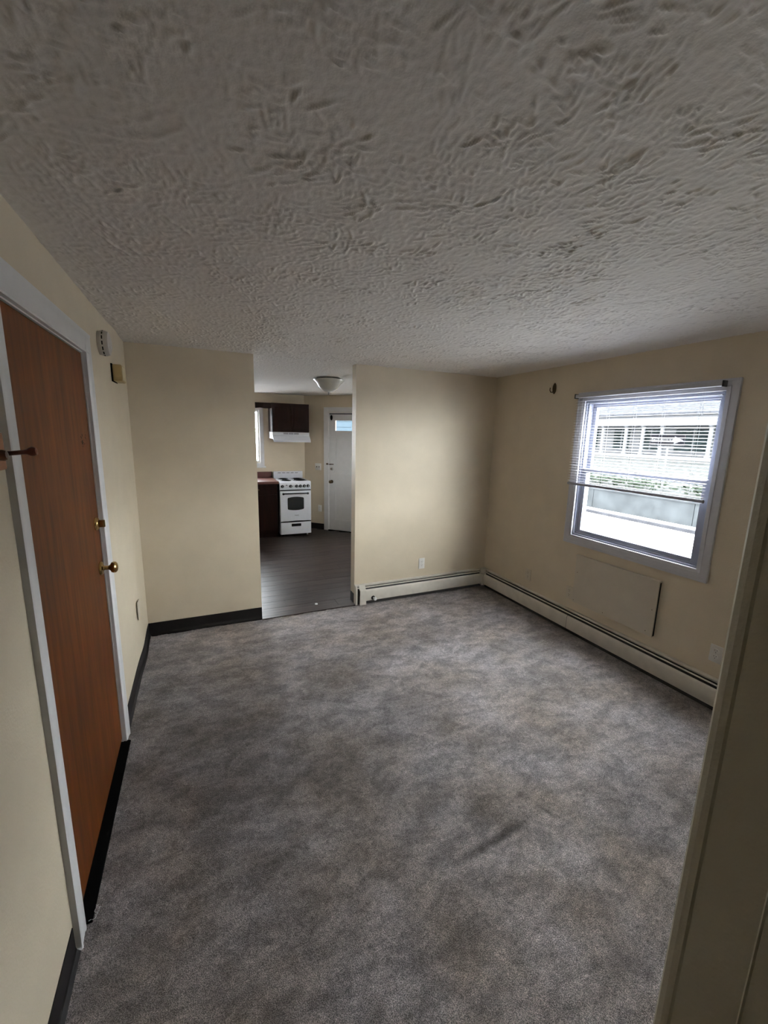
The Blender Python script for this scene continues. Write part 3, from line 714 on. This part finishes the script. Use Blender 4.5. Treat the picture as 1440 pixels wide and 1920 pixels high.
# ceiling light in the kitchen
cl = empty('ceiling_light', (1.865, 4.515, H)); tag(cl, 'flush glass bowl ceiling light with finial on the kitchen ceiling', 'ceiling light')
obj('canopy', L([(.085, 0), (.085, .018), (.070, .024)], (0, 0, 0), (0, 0, -1), 32), 'steel', cl, smooth=40)
obj('glass_bowl', L([(.176, .016), (.180, .020), (.176, .026), (.150, .052), (.140, .060), (.118, .098), (.085, .128), (.045, .146), (.012, .152)], (0, 0, 0), (0, 0, -1), 40), 'lampglass', cl, smooth=25)
obj('finial', L([(.012, .150), (.013, .156), (.007, .162), (.011, .168), (.010, .176), (.001, .181)], (0, 0, 0), (0, 0, -1), 16), 'steel', cl, smooth=50)

# kitchen door in the angled wall (child frame in the same local axes)
d2 = empty('door_2', (2.14, KY, 0), ANG); struct(d2)
a0, a1 = .480, 1.290
obj('casing', boxes([(.385, .470, -.018, 0, 0, 2.088), (1.300, 1.385, -.018, 0, 0, 2.088), (.470, 1.300, -.018, 0, 2.010, 2.088)], bev=.002), 'white', d2)
obj('jamb', boxes([(.466, a0-.004, -.014, .139, 0, 2.002), (a1+.004, 1.304, -.014, .139, 0, 2.002), (.466, 1.304, -.014, .139, 1.990, 2.004)]), 'white', d2)
obj('door_sill', B(.466, 1.304, -.02, .139, -.005, .011), 'thresh', d2)
obj('weather_strip', B(a0-.003, a1+.003, .012, .03, 1.976, 1.990), 'thresh', d2)
gx0, gx1, gz0, gz1 = .592, 1.178, 1.700, 1.880
def leaf2(bm):
    zs = (.010, 1.975)
    box(bm, a0, gx0, -.004, .038, *zs); box(bm, gx1, a1, -.004, .038, *zs)
    box(bm, gx0, gx1, -.004, .038, zs[0], .186); box(bm, gx0, gx1, -.004, .038, .765, .993); box(bm, gx0, gx1, -.004, .038, 1.591, gz0); box(bm, gx0, gx1, -.004, .038, gz1, zs[1])
lf = obj('door_leaf', leaf2, 'white', d2)
def dpanel(z0_, z1_):
    def g(bm):
        box(bm, gx0, gx1, .008, .03, z0_, z1_)
        for q in ((gx0, gx0+.014, z0_, z1_), (gx1-.014, gx1, z0_, z1_), (gx0, gx1, z0_, z0_+.014), (gx0, gx1, z1_-.014, z1_)):
            box(bm, q[0], q[1], -.001, .010, q[2], q[3])
    return g
obj('lower_panel', dpanel(.186, .765), 'white', lf); obj('middle_panel', dpanel(.993, 1.591), 'white', lf)
obj('glass', B(gx0, gx1, .014, .018, gz0, gz1), 'glass', lf)
obj('glass_frame', boxes(framexz(-.010, .0, gx0-.006, gx1+.006, gz0-.006, gz1+.006, .014)), 'white', lf)
obj('door_knob', L([(.030, 0), (.028, .006), (.012, .012), (.011, .030), (.026, .042), (.026, .056), (.016, .064), (.001, .065)], (.528, -.004, .853), (0, -1, 0), 20), 'dark_brass', lf, smooth=40)
obj('deadbolt', L([(.028, 0), (.024, .010), (.010, .012), (.001, .012)], (.528, -.004, 1.07), (0, -1, 0), 20), 'steel', lf, smooth=40)
obj('thumb_turn', B(.522, .534, -.028, -.012, 1.058, 1.082), 'dark_brass', lf)
oc = obj('oval_catch', lambda bm: lathe(bm, [(.022, 0), (.020, .006), (.001, .007)], (.524, -.004, 1.920), (0, -1, 0), 18), 'thresh', lf)
for v in oc.data.vertices: v.co.z = 1.920+(v.co.z-1.920)*2.0
obj('chain_lock', lambda bm: (box(bm, .438, .466, -.032, -.018, 1.138, 1.166, bev=.003), tube(bm, [(.455, -.024, 1.152), (.50, -.020, 1.142), (.55, -.012, 1.148)], .005, 6), box(bm, .49, .565, -.010, -.004, 1.142, 1.156)), 'dark_brass', lf)
s2 = math.sqrt(.5)
def onang(s, z, off=0): return (2.14+s*s2-off*s2, KY-s*s2-off*s2, z)
outlet(onang(.265, 1.095), ANG, 'white double switch plate beside the kitchen door casing', kind='switch', w=.116)
outlet(onang(.295, .370), ANG, 'white outlet low on angled wall beside the kitchen door')

# small cap dropped on the floor at the opening
tag(obj('bottle_cap', L([(.014, 0), (.0145, .004), (.013, .007), (.001, .0075)], (1.436, 3.517, .0004), (0, 0, 1), 20), 'cap', smooth=40), 'small round white cap lying on the dark planks at the kitchen opening', 'cap')

# ------------------------------------------------------------------ outside
GZ = -.5
tag(obj('street', B(W+.16, 12.0, -14, 30, GZ-.1, GZ), 'road'), 'wide pale street seen through the lower window pane', 'street')
tag(obj('street_curb', B(11.1, 11.25, -14, 30, GZ, GZ+.07), 'curb'), 'low concrete curb line in front of the retaining wall', 'curb')
rw = empty('retaining_wall', (12.0, 8, GZ)); tag(rw, 'grey concrete retaining wall across the street', 'wall')
for i in range(14):
    obj('concrete_panel', B(0, .28, -20+i*3.0, -20+i*3.0+2.985, 0, .60), 'concrete', rw)
obj('coping', B(-.03, .31, -20, 22, .60, .66), 'concrete', rw)
def hedge(bm):
    rr = random.Random(5)
    for i in range(1500):
        yy = rr.uniform(1, 19)
        if abs(yy-7.19) < .2: continue
        xx = rr.uniform(12.48, 13.3); zz = rr.uniform(.24, .46); s = rr.uniform(.05, .12)
        a = Vector((rr.uniform(-1, 1), rr.uniform(-1, 1), rr.uniform(-.3, 1))).normalized()*s; b_ = a.orthogonal().normalized()*s*.6
        p = Vector((xx, yy, zz)); vs = [bm.verts.new(q) for q in (p-a, p+b_, p+a, p-b_)]; bm.faces.new(vs)
hg = obj('hedge', hedge, 'hedge'); tag(hg, 'low dark green planting above the retaining wall', 'hedge')
hg['kind'] = 'stuff'
tag(obj('front_lawn', P([(12.33, -.5), (12.33, .12), (13.4, .20), (19.4, .84), (19.41, .845), (30, .845), (30, -.5)], 1, -14, 30), 'lawn'), 'pale mottled lawn rising to the porch house', 'lawn')
# house with a porch
hs = empty('porch_house', (21.5, 12, .95)); tag(hs, 'white house with a columned porch and grey shingle roof across street', 'house')
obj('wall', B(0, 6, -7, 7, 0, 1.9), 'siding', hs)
for i in range(9): obj('clapboard', B(-.02, 0, -7, 7, .1+i*.2, .285+i*.2), 'siding', hs)
for yy, ww_ in ((-5.2, 1.3), (-2.9, 1.3), (-.4, 1.7), (1.6, 1.2), (3.2, 1.0), (5.2, 1.2)):
    wf = obj('window', B(-.06, -.02, yy-ww_/2, yy+ww_/2, .18, 1.32), 'siding', hs)
    for s in (-1, 1):
        obj('pane', B(-.07, -.06, yy+s*ww_/4-ww_/4+.05, yy+s*ww_/4+ww_/4-.03, .22, 1.28), 'darkwin', wf)
obj('porch_floor', B(-1.7, 0, -7, 7, -.1, .05), 'siding', hs)
obj('porch_beam', B(-1.75, -1.55, -7, 7, 1.40, 1.86), 'siding', hs)
for yy in (3.15, 1.86, 1.0, .1, -1.9, -3.6, -5.3, 4.6, 6.4):
    obj('porch_column', L([(.12, 0), (.12, .08), (.085, .10), (.080, 1.28), (.12, 1.31), (.12, 1.38)], (-1.6, yy, .05), (0, 0, 1), 14), 'siding', hs, smooth=40)
obj('porch_rail', boxes([(-1.62, -1.58, -7, 7, .42, .46), (-1.62, -1.58, -7, 7, .12, .15)]), 'siding', hs)
roof = obj('roof', P([(-1.95, 1.84), (-1.95, 1.92), (3.2, 3.7), (7.2, 1.92), (7.2, 1.84)], 1, -7.3, 7.3), 'roofing', hs)
for i in range(18):
    t_ = i/18; xa_ = -1.95+5.15*t_; za_ = 1.925+1.78*t_
    obj('shingle_course', P([(xa_, za_), (xa_, za_+.03), (xa_+.30, za_+.012+.105)], 1, -7.3, 7.3), 'roofing', roof)
# ONE WAY sign
ow = empty('street_sign', (12.42, 7.19, .24)); SG = 1.086; tag(ow, 'black ONE WAY sign with white arrow on a post across the street', 'sign')
obj('post', L([(.030, -.06), (.030, 1.62)], (.04, -.02, 0), (0, 0, 1), 10), 'sign_white', ow)
sx = .0
obj('sign_face', B(-.006, .006, -.483, .483, 1.29, 1.616, bev=.003), 'sign_black', ow)
obj('sign_border', boxes(frame(-.008, -.005, -.469, .469, 1.304, 1.602, .006)), 'sign_white', ow)
def arrow(bm):
    # seen from -x, image-right is -y
    pts = [(y_*1.086, 1.453+(z_-2.19)*1.086) for y_, z_ in ((.40, 2.135), (.40, 2.245), (-.18, 2.245), (-.18, 2.29), (-.40, 2.19), (-.18, 2.09), (-.18, 2.135))]
    prism(bm, pts, 0, -.010, -.006)
obj('arrow', arrow, 'sign_white', ow)
cu = bpy.data.curves.new('lettering', 'FONT'); cu.body = 'ONE WAY'; cu.size = .120; cu.extrude = .001; cu.align_x = 'CENTER'; cu.offset = .002
tx = bpy.data.objects.new('lettering', cu); COL.objects.link(tx)
dg = bpy.context.evaluated_depsgraph_get(); me = bpy.data.meshes.new_from_object(tx.evaluated_get(dg)); bpy.data.objects.remove(tx)
me.materials.append(M['sign_black']); lg = bpy.data.objects.new('lettering', me); COL.objects.link(lg); lg.parent = ow
lg.location = (-.0115, .12, 1.411); lg.rotation_euler = (math.pi/2, 0, -math.pi/2)
# yard and neighbour behind the kitchen
tag(obj('back_yard', B(-12, W+.16, 7.04, 30, GZ-.1, GZ), 'road'), 'pale paved yard behind the kitchen', 'yard')
nb = empty('neighbour_house', (6.4, 14.4, GZ), math.radians(-45)); tag(nb, 'pale clapboard house glimpsed through kitchen door glass', 'house')
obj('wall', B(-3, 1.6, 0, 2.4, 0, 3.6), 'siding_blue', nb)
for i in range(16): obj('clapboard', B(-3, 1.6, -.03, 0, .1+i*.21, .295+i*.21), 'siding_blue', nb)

# frayed white threads at the foot of the near door casing
def threads(bm):
    rr = random.Random(7)
    for k in range(6):
        p = Vector((.034+rr.uniform(0, .012), 1.205+rr.uniform(-.015, .03), .003)); pts = [p]
        for j in range(5):
            p = p+Vector((rr.uniform(-.007, .007), rr.uniform(-.007, .009), rr.uniform(-.002, .004))); p.z = max(p.z, .002); pts.append(p.copy())
        tube(bm, pts, .0011, 5)
th = tag(obj('loose_threads', threads, 'cap', smooth=60), 'frayed white threads on the carpet edge at the foot of near door casing', 'threads')
th['kind'] = 'stuff'
